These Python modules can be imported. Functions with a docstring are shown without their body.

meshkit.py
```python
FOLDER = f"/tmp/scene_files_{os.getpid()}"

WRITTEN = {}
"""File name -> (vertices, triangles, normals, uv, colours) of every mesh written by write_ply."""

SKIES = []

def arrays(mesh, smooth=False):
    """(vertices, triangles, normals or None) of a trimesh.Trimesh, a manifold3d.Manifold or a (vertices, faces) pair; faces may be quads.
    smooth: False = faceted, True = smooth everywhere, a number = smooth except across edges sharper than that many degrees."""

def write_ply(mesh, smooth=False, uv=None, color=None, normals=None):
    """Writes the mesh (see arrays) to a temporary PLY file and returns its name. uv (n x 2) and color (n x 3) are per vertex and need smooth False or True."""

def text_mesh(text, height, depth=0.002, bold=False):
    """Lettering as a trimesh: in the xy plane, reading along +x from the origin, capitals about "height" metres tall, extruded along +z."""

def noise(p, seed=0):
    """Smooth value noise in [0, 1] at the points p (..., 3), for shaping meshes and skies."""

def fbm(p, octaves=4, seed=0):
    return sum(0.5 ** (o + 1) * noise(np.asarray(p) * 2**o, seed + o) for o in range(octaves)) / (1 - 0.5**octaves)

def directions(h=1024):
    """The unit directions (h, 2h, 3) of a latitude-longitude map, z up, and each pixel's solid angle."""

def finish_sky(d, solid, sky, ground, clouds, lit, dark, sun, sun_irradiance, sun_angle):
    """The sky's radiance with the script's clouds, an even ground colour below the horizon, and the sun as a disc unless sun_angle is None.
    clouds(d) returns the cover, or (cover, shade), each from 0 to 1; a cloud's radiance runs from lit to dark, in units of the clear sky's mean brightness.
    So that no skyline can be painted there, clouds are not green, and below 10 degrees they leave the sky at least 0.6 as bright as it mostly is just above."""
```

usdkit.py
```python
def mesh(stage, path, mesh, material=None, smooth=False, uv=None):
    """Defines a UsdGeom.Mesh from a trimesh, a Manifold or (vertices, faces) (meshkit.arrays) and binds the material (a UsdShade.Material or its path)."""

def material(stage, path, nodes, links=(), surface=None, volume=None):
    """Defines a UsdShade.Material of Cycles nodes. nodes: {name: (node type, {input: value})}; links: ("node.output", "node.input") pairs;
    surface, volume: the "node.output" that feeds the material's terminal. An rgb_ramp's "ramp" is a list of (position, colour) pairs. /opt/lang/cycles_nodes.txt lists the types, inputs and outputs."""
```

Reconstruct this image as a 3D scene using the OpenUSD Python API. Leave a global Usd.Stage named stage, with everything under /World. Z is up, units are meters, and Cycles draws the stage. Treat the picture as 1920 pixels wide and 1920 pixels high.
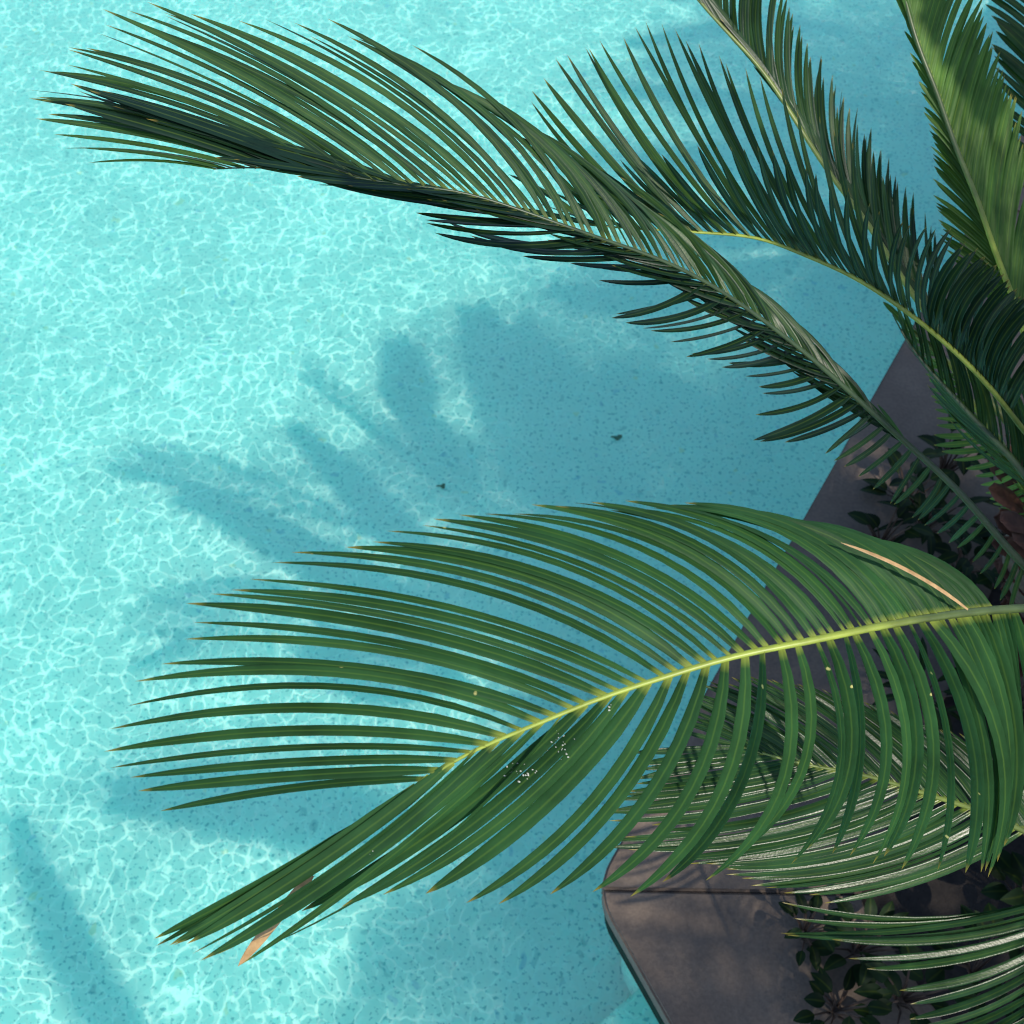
import math, random
import numpy as np, trimesh, usdkit, meshkit
from shapely.geometry import Polygon, box, LineString
from scipy.interpolate import CubicSpline, PchipInterpolator
from pxr import Usd, UsdGeom, UsdLux, UsdShade, Gf, Sdf, Vt

stage = Usd.Stage.CreateInMemory()
UsdGeom.Xform.Define(stage, '/World')
UsdGeom.Scope.Define(stage, '/World/Looks')
rng = np.random.default_rng(11)
V = lambda *a: np.array(a, float)
nrm = lambda v: v / (np.linalg.norm(v, axis=-1, keepdims=True) + 1e-12)

# ------------------------------------------------------------------ camera
PITCH, EYE, FPX = math.radians(57.0), V(0, 0, 2.0), 2013.0
cam = UsdGeom.Camera.Define(stage, '/World/camera')
cam.CreateHorizontalApertureAttr(36.0)
cam.CreateVerticalApertureAttr(36.0)
cam.CreateFocalLengthAttr(36.0 * FPX / 1920)
cam.CreateClippingRangeAttr(Gf.Vec2f(0.02, 500))
cam.CreateFStopAttr(17.0)
cam.CreateFocusDistanceAttr(0.80)
cam.CreateExposureAttr(0.84)
cam.AddTranslateOp().Set(Gf.Vec3d(*EYE))
cam.AddRotateXOp().Set(90 - math.degrees(PITCH))
FWD, UPV = V(0, math.cos(PITCH), -math.sin(PITCH)), V(0, math.sin(PITCH), math.cos(PITCH))

# ------------------------------------------------------------------ sky and sun
SUN = nrm(V(0.67, -0.87, 1.60))
dome = UsdLux.DomeLight.Define(stage, '/World/sky')
dome.GetPrim().SetCustomDataByKey('kind', 'structure')
sky_mat = usdkit.material(stage, '/World/Looks/sky', {
    'sky': ('sky_texture', {'sky_type': 'single_scattering', 'sun_disc': False, 'ozone_density': 4.0, 'sun_elevation': math.asin(SUN[2]), 'sun_rotation': math.atan2(SUN[0], SUN[1])}),
    'bg': ('background_shader', {'strength': 0.15})}, [('sky.color', 'bg.color')], surface='bg.background')
UsdShade.MaterialBindingAPI.Apply(dome.GetPrim()).Bind(sky_mat)
sun = UsdLux.DistantLight.Define(stage, '/World/sun')
sun.CreateIntensityAttr(0.72)
sun.CreateAngleAttr(0.6)
sun.CreateNormalizeAttr(True)
sun.CreateColorAttr(Gf.Vec3f(1.0, 0.91, 0.80))
_m = Gf.Matrix4d().SetLookAt(Gf.Vec3d(*SUN), Gf.Vec3d(0, 0, 0), Gf.Vec3d(0, 0, 1)).GetInverse()
sun.AddTransformOp().Set(_m)


# ------------------------------------------------------------------ helpers
def ray(px, py):
    return FWD + V(1, 0, 0) * (px - 960) / FPX + UPV * (960 - py) / FPX


def at(px, py, t):
    """The point of space that was measured at this place of the photograph, t metres deep."""
    return EYE + ray(px, py) * t


def ground_at(px, py, z):
    r = ray(px, py)
    return EYE + r * ((z - EYE[2]) / r[2])


def to_px(p):
    d = np.asarray(p) - EYE
    t = d @ FWD
    return np.stack([960 + FPX * d[..., 0] / t, 960 - FPX * (d @ UPV) / t], -1), t


taken = {}


def path_of(name, parent):
    up = str(parent.GetPath()) if parent is not None else '/World'
    k = taken.get((up, name), 0)
    taken[(up, name)] = k + 1
    return f'{up}/{name}' + (f'_{k:03d}' if k else '')


def tag(p, label=None, category=None, group=None, kind=None):
    p = p.GetPrim() if hasattr(p, 'GetPrim') else p
    for k, v in (('label', label), ('category', category), ('group', group), ('kind', kind)):
        if v:
            p.SetCustomDataByKey(k, v)
    return p


def thing(name, label, cat, loc=(0, 0, 0), group=None, parent=None):
    x = UsdGeom.Xform.Define(stage, path_of(name, parent))
    if any(loc):
        x.AddTranslateOp().Set(Gf.Vec3d(*map(float, loc)))
    return tag(x, label, cat, group)


def obj(name, mesh, mat, parent=None, smooth=False, uv=None, tone=None):
    m = usdkit.mesh(stage, path_of(name, parent), mesh, mat, smooth, uv)
    m.CreateDoubleSidedAttr(True)
    if tone is not None:
        UsdGeom.PrimvarsAPI(m).CreatePrimvar('tone', Sdf.ValueTypeNames.FloatArray, 'vertex').Set(Vt.FloatArray.FromNumpy(np.asarray(tone, np.float32)))
    return m.GetPrim()


# ------------------------------------------------------------------ materials
def leaf_material(name, dark, light, rough=0.36, dry=False, spots=False, spec=0.5, foot=0.75):
    """Leaflet: u runs across, v along; a paler midrib, faint stripes, yellow tip, tone per leaflet."""
    n = {
        'st': ('attribute', {'attribute': 'st'}), 'sep': ('separate_xyz', {}),
        'tone': ('attribute', {'attribute': 'tone'}),
        'geo': ('geometry', {}),
        'base': ('mix', {'color1': dark, 'color2': light}),
        'blot': ('noise_texture', {'scale': 22.0, 'detail': 4.0, 'roughness': 0.6}),
        'blotm': ('map_range', {'from_min': 0.35, 'from_max': 0.7, 'to_min': 0.72, 'to_max': 1.2}),
        'b2': ('mix', {'mix_type': 'multiply', 'fac': 1.0}),
        'mid': ('math', {'math_type': 'subtract', 'value2': 0.5}), 'mida': ('math', {'math_type': 'absolute'}),
        'midr': ('map_range', {'from_min': 0.0, 'from_max': 0.10, 'to_min': 0.50, 'to_max': 0.0, 'clamp': True}),
        'b3': ('mix', {'color2': (light[0] * 1.9 + .03, light[1] * 1.5 + .03, light[2] * 1.2)}),
        'tip': ('map_range', {'from_min': 0.955, 'from_max': 1.0, 'to_min': 0.0, 'to_max': 0.85, 'clamp': True}),
        'b4': ('mix', {'color2': (0.30, 0.22, 0.04)}),
        'foot': ('map_range', {'from_min': 0.0, 'from_max': 0.045, 'to_min': foot, 'to_max': 0.0, 'clamp': True}),
        'b5': ('mix', {'color2': (0.30, 0.33, 0.05)}),
        'fine': ('noise_texture', {'scale': 420.0, 'detail': 2.0}),
        'bump': ('bump', {'strength': 0.18, 'distance': 0.0006}),
        'p': ('principled_bsdf', {'roughness': rough, 'specular_ior_level': spec}),
        'tr': ('translucent_bsdf', {}), 'trc': ('mix', {'mix_type': 'multiply', 'fac': 1.0, 'color2': (1.7, 1.5, 0.5)}),
        'out': ('mix_closure', {'fac': 0.22}),
    }
    l = [('st.vector', 'sep.vector'), ('tone.fac', 'base.fac'), ('geo.position', 'blot.vector'), ('blot.fac', 'blotm.value'),
         ('base.color', 'b2.color1'), ('blotm.result', 'b2.color2'),
         ('sep.x', 'mid.value1'), ('mid.value', 'mida.value1'), ('mida.value', 'midr.value'), ('midr.result', 'b3.fac'), ('b2.color', 'b3.color1'),
         ('sep.y', 'tip.value'), ('tip.result', 'b4.fac'), ('b3.color', 'b4.color1'),
         ('sep.y', 'foot.value'), ('foot.result', 'b5.fac'), ('b4.color', 'b5.color1'),
         ('geo.position', 'fine.vector'), ('fine.fac', 'bump.height'), ('bump.normal', 'p.normal'),
         ('p.BSDF', 'out.closure1'), ('tr.BSDF', 'out.closure2'), ('trc.color', 'tr.color')]
    last = 'b5.color'
    if spots:
        n |= {'vs': ('voronoi_texture', {'dimensions': '3D', 'feature': 'f1', 'scale': 55.0}),
              'vd': ('map_range', {'from_min': 0.05, 'from_max': 0.09, 'to_min': 1.0, 'to_max': 0.0, 'clamp': True}),
              'vr': ('separate_color', {}), 'vt': ('math', {'math_type': 'greater_than', 'value2': 0.84}),
              'vm': ('math', {'math_type': 'multiply'}), 'b6': ('mix', {'color2': (0.50, 0.45, 0.16)})}
        l += [('geo.position', 'vs.vector'), ('vs.distance', 'vd.value'), ('vs.color', 'vr.color'), ('vr.r', 'vt.value1'),
              ('vd.result', 'vm.value1'), ('vt.value', 'vm.value2'), ('vm.value', 'b6.fac'), (last, 'b6.color1')]
        last = 'b6.color'
    l += [(last, 'p.base_color'), (last, 'trc.color1')]
    return usdkit.material(stage, f'/World/Looks/{name}', n, l, surface='out.closure')


M = {}
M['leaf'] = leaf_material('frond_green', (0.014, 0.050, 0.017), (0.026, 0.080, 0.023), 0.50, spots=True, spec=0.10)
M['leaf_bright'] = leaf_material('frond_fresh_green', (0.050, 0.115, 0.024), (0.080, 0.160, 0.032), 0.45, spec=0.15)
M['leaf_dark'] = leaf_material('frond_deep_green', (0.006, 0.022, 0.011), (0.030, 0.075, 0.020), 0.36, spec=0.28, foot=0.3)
M['leaf_gloss'] = leaf_material('frond_glossy_green', (0.014, 0.042, 0.016), (0.024, 0.066, 0.020), 0.24, spec=0.13)
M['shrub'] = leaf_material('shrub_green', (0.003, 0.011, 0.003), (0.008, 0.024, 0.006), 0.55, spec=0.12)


def plain(name, c1, c2, scale=30.0, rough=0.6, bump=0.0, stretch=(1, 1, 1)):
    return usdkit.material(stage, f'/World/Looks/{name}', {
        'geo': ('geometry', {}), 'map': ('mapping', {'scale': stretch}),
        'n': ('noise_texture', {'scale': scale, 'detail': 5.0, 'roughness': 0.65}),
        'r': ('rgb_ramp', {'ramp': [(0.3, c1), (0.7, c2)]}),
        'b': ('bump', {'strength': bump, 'distance': 0.004}),
        'p': ('principled_bsdf', {'roughness': rough})},
        [('geo.position', 'map.vector'), ('map.vector', 'n.vector'), ('n.fac', 'r.fac'), ('r.color', 'p.base_color'), ('n.fac', 'b.height'), ('b.normal', 'p.normal')], surface='p.BSDF')


M['rachis'] = usdkit.material(stage, '/World/Looks/rachis_green_to_yellow', {
    'tone': ('attribute', {'attribute': 'tone'}), 'geo': ('geometry', {}), 'n': ('noise_texture', {'scale': 70.0, 'detail': 4.0}),
    'nr': ('map_range', {'from_min': 0.3, 'from_max': 0.7, 'to_min': 0.75, 'to_max': 1.2}),
    'm': ('mix', {'color1': (0.028, 0.052, 0.018), 'color2': (0.25, 0.31, 0.040)}), 'mul': ('mix', {'mix_type': 'multiply', 'fac': 1.0}), 'p': ('principled_bsdf', {'roughness': 0.42})},
    [('tone.fac', 'm.fac'), ('geo.position', 'n.vector'), ('n.fac', 'nr.value'), ('m.color', 'mul.color1'), ('nr.result', 'mul.color2'), ('mul.color', 'p.base_color')], surface='p.BSDF')
M['rachis_dull'] = plain('rachis_olive', (0.045, 0.075, 0.025), (0.09, 0.12, 0.035), 50, 0.45)
M['dry'] = plain('dry_leaf_tan', (0.24, 0.14, 0.050), (0.42, 0.27, 0.115), 160, 0.55)
M['brown'] = plain('crown_scale_brown', (0.055, 0.020, 0.011), (0.15, 0.060, 0.032), 40, 0.75, 0.4)
M['trunk'] = plain('trunk_brown', (0.020, 0.011, 0.006), (0.060, 0.032, 0.017), 35, 0.85, 0.8)
M['soil'] = plain('soil_dark', (0.008, 0.006, 0.005), (0.026, 0.020, 0.015), 45, 0.95, 1.0)
M['flake'] = plain('white_residue', (0.30, 0.32, 0.26), (0.55, 0.56, 0.50), 300, 0.7)
M['sunk_leaf'] = plain('sunken_leaf_brown', (0.07, 0.11, 0.08), (0.13, 0.16, 0.10), 120, 0.7)
M['deck'] = plain('deck_stone', (0.24, 0.22, 0.20), (0.32, 0.30, 0.27), 14, 0.8, 0.2)

M['coping'] = usdkit.material(stage, '/World/Looks/coping_stone', {
    'geo': ('geometry', {}),
    'big': ('noise_texture', {'scale': 5.0, 'detail': 5.0, 'roughness': 0.65}),
    'bigr': ('rgb_ramp', {'ramp': [(0.3, (0.082, 0.059, 0.041)), (0.55, (0.115, 0.085, 0.060)), (0.75, (0.155, 0.116, 0.082))]}),
    'fine': ('noise_texture', {'scale': 150.0, 'detail': 4.0, 'roughness': 0.7}),
    'finer': ('map_range', {'from_min': 0.3, 'from_max': 0.7, 'to_min': 0.78, 'to_max': 1.18}),
    'mul': ('mix', {'mix_type': 'multiply', 'fac': 1.0}),
    'pit': ('voronoi_texture', {'dimensions': '3D', 'scale': 70.0}),
    'pitr': ('map_range', {'from_min': 0.0, 'from_max': 0.22, 'to_min': 0.0, 'to_max': 1.0, 'clamp': True}),
    'hm': ('math', {'math_type': 'multiply'}),
    'b': ('bump', {'strength': 0.45, 'distance': 0.003}),
    'p': ('principled_bsdf', {'roughness': 0.8})},
    [('geo.position', 'big.vector'), ('big.fac', 'bigr.fac'), ('geo.position', 'fine.vector'), ('fine.fac', 'finer.value'), ('bigr.color', 'mul.color1'), ('finer.result', 'mul.color2'),
     ('mul.color', 'p.base_color'), ('geo.position', 'pit.vector'), ('pit.distance', 'pitr.value'), ('pitr.result', 'hm.value1'), ('fine.fac', 'hm.value2'), ('hm.value', 'b.height'), ('b.normal', 'p.normal')], surface='p.BSDF')

# pebble plaster of the pool: aqua ground with darker, bluish and a few cream chips, and the caustic light web put into normals tilted along the sun
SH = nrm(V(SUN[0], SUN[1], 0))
M['plaster'] = usdkit.material(stage, '/World/Looks/pool_plaster', {
    'geo': ('geometry', {}),
    # colour
    'cl': ('noise_texture', {'scale': 2.2, 'detail': 3.0}),
    'clr': ('rgb_ramp', {'ramp': [(0.3, (0.60, 0.77, 0.765)), (0.7, (0.70, 0.85, 0.84))]}),
    'fl': ('noise_texture', {'scale': 95.0, 'detail': 2.5, 'roughness': 0.55}),
    'flr': ('map_range', {'from_min': 0.58, 'from_max': 0.65, 'to_min': 0.0, 'to_max': 0.8, 'clamp': True}),
    'c1': ('mix', {'color2': (0.18, 0.44, 0.50)}),
    'ch': ('voronoi_texture', {'dimensions': '3D', 'scale': 36.0}),
    'chs': ('separate_color', {}),
    'chd': ('map_range', {'from_min': 0.26, 'from_max': 0.42, 'to_min': 1.0, 'to_max': 0.0, 'clamp': True}),
    'chk': ('math', {'math_type': 'greater_than', 'value2': 0.86}), 'chm': ('math', {'math_type': 'multiply'}), 'chf': ('math', {'math_type': 'multiply', 'value2': 0.42}),
    'chc': ('rgb_ramp', {'interpolate': False, 'ramp': [(0.0, (0.16, 0.40, 0.46)), (0.55, (0.20, 0.42, 0.62)), (0.72, (0.75, 0.66, 0.38)), (0.85, (0.85, 0.88, 0.84))]}),
    'c2': ('mix', {}),
    # caustic web, imitated by tilting normals towards and away from the sun
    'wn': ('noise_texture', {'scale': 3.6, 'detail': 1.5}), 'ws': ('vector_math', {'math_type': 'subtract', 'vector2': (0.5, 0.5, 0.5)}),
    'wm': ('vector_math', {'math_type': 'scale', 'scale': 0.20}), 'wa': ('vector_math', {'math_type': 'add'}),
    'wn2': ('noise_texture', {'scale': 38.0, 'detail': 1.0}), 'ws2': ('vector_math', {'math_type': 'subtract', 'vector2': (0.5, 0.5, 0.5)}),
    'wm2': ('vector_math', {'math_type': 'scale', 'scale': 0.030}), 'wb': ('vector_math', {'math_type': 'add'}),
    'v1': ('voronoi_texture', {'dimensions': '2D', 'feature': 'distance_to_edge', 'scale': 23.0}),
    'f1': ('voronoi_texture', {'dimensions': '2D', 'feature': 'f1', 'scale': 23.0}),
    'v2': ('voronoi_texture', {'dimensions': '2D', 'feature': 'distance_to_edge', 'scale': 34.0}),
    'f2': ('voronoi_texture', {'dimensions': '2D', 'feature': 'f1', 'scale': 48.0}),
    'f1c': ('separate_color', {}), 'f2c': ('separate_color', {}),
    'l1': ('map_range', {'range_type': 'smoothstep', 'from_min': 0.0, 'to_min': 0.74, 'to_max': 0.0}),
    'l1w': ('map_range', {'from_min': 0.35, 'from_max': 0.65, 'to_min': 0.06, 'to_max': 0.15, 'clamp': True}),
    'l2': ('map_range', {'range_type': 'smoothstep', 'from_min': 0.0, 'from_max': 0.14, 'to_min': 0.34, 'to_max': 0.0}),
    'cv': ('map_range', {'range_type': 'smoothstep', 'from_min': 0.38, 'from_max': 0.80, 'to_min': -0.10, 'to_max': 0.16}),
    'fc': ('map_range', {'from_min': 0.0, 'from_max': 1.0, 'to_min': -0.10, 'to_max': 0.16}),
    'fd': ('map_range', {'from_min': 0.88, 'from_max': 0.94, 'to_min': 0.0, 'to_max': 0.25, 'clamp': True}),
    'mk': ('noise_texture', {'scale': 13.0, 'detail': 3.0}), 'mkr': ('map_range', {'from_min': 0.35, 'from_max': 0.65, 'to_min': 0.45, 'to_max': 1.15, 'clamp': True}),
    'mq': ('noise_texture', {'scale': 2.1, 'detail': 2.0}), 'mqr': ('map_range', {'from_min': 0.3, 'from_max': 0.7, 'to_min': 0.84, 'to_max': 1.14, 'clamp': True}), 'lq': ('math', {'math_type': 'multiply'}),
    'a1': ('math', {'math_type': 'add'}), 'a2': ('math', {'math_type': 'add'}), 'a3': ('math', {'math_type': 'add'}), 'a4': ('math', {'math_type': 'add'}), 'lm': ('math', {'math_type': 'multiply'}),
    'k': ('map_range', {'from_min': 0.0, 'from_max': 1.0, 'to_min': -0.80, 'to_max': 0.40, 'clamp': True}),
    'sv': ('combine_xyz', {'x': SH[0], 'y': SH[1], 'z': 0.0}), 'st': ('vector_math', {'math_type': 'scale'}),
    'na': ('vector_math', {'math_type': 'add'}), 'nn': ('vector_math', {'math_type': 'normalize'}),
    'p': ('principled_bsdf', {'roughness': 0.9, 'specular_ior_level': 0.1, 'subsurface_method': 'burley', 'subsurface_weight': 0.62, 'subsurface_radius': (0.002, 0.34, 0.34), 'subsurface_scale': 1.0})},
    [('geo.position', 'cl.vector'), ('cl.fac', 'clr.fac'), ('geo.position', 'fl.vector'), ('fl.fac', 'flr.value'), ('flr.result', 'c1.fac'), ('clr.color', 'c1.color1'),
     ('wb.vector', 'ch.vector'), ('ch.color', 'chs.color'), ('ch.distance', 'chd.value'), ('chs.r', 'chk.value1'), ('chk.value', 'chm.value1'), ('chd.result', 'chm.value2'),
     ('chm.value', 'chf.value1'), ('chf.value', 'c2.fac'), ('chs.g', 'chc.fac'), ('c1.color', 'c2.color1'), ('chc.color', 'c2.color2'), ('c2.color', 'p.base_color'),
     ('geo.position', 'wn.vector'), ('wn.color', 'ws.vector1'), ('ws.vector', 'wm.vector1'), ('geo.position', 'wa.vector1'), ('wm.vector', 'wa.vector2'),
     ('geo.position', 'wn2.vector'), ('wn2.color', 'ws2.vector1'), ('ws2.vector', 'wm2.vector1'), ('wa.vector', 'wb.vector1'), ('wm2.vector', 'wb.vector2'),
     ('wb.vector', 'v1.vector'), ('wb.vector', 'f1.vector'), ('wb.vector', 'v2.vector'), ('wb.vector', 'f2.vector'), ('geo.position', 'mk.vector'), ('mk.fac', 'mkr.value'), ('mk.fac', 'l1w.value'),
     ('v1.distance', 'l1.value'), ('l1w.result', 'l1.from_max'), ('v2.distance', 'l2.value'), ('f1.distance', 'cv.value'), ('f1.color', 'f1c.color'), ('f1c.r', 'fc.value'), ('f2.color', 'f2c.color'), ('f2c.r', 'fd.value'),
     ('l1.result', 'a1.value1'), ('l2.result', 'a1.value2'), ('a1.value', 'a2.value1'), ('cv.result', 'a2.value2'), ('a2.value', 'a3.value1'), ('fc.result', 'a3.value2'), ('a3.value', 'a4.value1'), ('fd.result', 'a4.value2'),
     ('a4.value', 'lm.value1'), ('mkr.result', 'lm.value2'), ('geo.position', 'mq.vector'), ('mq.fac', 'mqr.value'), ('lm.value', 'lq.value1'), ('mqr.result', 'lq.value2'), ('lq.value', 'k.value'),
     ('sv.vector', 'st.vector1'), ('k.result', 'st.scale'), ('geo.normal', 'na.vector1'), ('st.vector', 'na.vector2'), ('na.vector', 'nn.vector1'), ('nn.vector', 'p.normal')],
    surface='p.BSDF')

M['water'] = usdkit.material(stage, '/World/Looks/pool_water', {
    'geo': ('geometry', {}), 'n1': ('noise_texture', {'scale': 9.0, 'detail': 3.0}), 'b': ('bump', {'strength': 0.25, 'distance': 0.02}),
    'fr': ('fresnel', {'IOR': 1.33}), 't': ('transparent_bsdf', {'color': (0.60, 0.94, 0.875)}), 'g': ('glossy_bsdf', {'color': (1, 1, 1), 'roughness': 0.02}),
    'm': ('mix_closure', {})},
    [('geo.position', 'n1.vector'), ('n1.fac', 'b.height'), ('b.normal', 'g.normal'), ('fr.fac', 'm.fac'), ('t.BSDF', 'm.closure1'), ('g.BSDF', 'm.closure2')], surface='m.closure')

# ------------------------------------------------------------------ pool, coping, bed
FLOOR, TOP = -0.60, 0.06
K0 = ground_at(1136, 1668, TOP)[:2]
E1 = nrm(ground_at(1720, 650, TOP)[:2] - ground_at(1310, 1390, TOP)[:2])
E2 = nrm(ground_at(1260, 1920, TOP)[:2] - ground_at(1175, 1770, TOP)[:2])
N1, N2 = V(E1[1], -E1[0]), V(-E2[1], E2[0])
K0 = K0 - (N1 + N2) * 0.012


def land(inset, r):
    """The land right of the two pool edges, its edge moved inland by inset, its corner rounded."""
    A = V(*[sum(x) for x in zip(K0, E1 * 14)])
    B = K0 + E2 * 14
    corner = K0 + (N1 + N2) / (1 + N1 @ N2) * inset
    pts = [corner, corner + E1 * 9, V(9, 12), V(12, 0), V(9, -6), corner + E2 * 6]
    return Polygon(pts).buffer(-r, join_style=1).buffer(r, quad_segs=24)


edge = land(0.0, 0.10)
pool_box = box(-6, -2.6, 7, 9)
pool = pool_box.difference(edge)
inner = land(0.40, 0.04)
wall_line = land(0.075, 0.10)


def sheet(poly, z):
    v, f = trimesh.creation.triangulate_polygon(poly, engine='earcut')
    v3 = np.c_[v, np.full(len(v), z)]
    n = np.cross(v3[f[:, 1]] - v3[f[:, 0]], v3[f[:, 2]] - v3[f[:, 0]])[:, 2]
    f = np.where((n < 0)[:, None], f[:, ::-1], f)
    return trimesh.Trimesh(v3, f, process=False)


def slab(poly, z0, z1):
    parts = [trimesh.creation.extrude_polygon(g, z1 - z0, engine='earcut') for g in getattr(poly, 'geoms', [poly]) if g.area > 1e-6]
    m = trimesh.util.concatenate(parts)
    m.apply_translation([0, 0, z0])
    return m


def wall_strip(poly, z0, z1, inward):
    out = []
    xy = np.array(poly.exterior.coords)
    v = np.vstack([np.c_[xy, np.full(len(xy), z0)], np.c_[xy, np.full(len(xy), z1)]])
    n = len(xy)
    f = [(i, i + 1, n + i + 1, n + i) for i in range(n - 1)]
    return v, np.array(f)


water_poly = pool_box.difference(wall_line)
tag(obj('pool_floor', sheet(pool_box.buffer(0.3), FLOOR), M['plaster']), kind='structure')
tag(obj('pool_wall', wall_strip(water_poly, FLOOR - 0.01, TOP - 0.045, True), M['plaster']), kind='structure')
tag(obj('water', sheet(water_poly, 0.0), M['water']), kind='structure')

# underwater step at the lower right
s0, s1, s2 = (ground_at(x, y, -0.22)[:2] for x, y in ((1215, 1838), (1090, 1950), (1150, 2150)))
step = Polygon([s0, s1, s2 + V(0, -.3), s0 + E2 * 0.9 + N2 * 0.3, s0 + N2 * 0.3]).buffer(0)
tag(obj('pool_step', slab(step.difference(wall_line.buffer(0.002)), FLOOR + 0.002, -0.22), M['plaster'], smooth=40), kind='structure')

ring = edge.difference(inner)
cop = UsdGeom.Xform.Define(stage, path_of('coping', None)).GetPrim()
tag(cop, kind='structure')
cuts = [(ground_at(1140, 1668, TOP)[:2], nrm(ground_at(1560, 1675, TOP)[:2] - ground_at(1140, 1668, TOP)[:2]))]
for k in range(1, 7):
    cuts.append((K0 + E1 * (0.75 + 1.35 * k), N1))
for k in range(1, 5):
    cuts.append((K0 + E2 * 1.05 * k, N2))
body = ring
for p, d in cuts:
    body = body.difference(LineString([p - d * 0.05, p + d * 0.60]).buffer(0.0012, cap_style=2))
for g in sorted(getattr(body, 'geoms', [body]), key=lambda g: g.distance(Polygon([K0, K0 + V(.01, 0), K0 + V(0, .01)]))):
    if g.area < 0.01:
        continue
    g = g.buffer(-0.003).buffer(0.003, quad_segs=6)
    lo, hi = slab(g, TOP - 0.045, TOP - 0.006), None
    up = slab(g.buffer(-0.004), TOP - 0.006, TOP)
    ring_xy, top_xy = g, g.buffer(-0.004)
    obj('coping_stone', trimesh.util.concatenate([lo, up]), M['coping'], cop)
tag(obj('coping_bedding', slab(ring.buffer(-0.015), FLOOR * 0.2, TOP - 0.008), M['soil']), kind='structure')

bed = sheet(inner.intersection(box(-1, -3.5, 7, 11)), 0.0)
bed = trimesh.Trimesh(*trimesh.remesh.subdivide_to_size(bed.vertices, bed.faces, 0.10), process=True) if False else bed
tag(obj('soil', sheet(inner, 0.035), M['soil']), kind='structure')
tag(obj('ground', sheet(box(-60, -60, 60, 60).difference(pool_box).difference(edge.buffer(-0.05)), 0.05), M['deck']), kind='structure')


# ------------------------------------------------------------------ fronds
def sweep(pts, radii, sides=7, flat=0.8, up=None):
    p = np.asarray(pts, float)
    t = nrm(np.gradient(p, axis=0))
    a = nrm(np.cross(t, up if up is not None else V(0, 0, 1)))
    b = np.cross(a, t)
    ang = np.arange(sides) * 2 * np.pi / sides
    v = p[:, None] + np.asarray(radii)[:, None, None] * (np.cos(ang)[None, :, None] * a[:, None] + flat * np.sin(ang)[None, :, None] * b[:, None])
    n = len(p)
    f = [(i * sides + j, i * sides + (j + 1) % sides, (i + 1) * sides + (j + 1) % sides, (i + 1) * sides + j) for i in range(n - 1) for j in range(sides)]
    v, f = v.reshape(-1, 3), np.array(f)
    f = np.vstack([f[:, [0, 1, 2]], f[:, [0, 2, 3]]])
    return v, f


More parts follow.
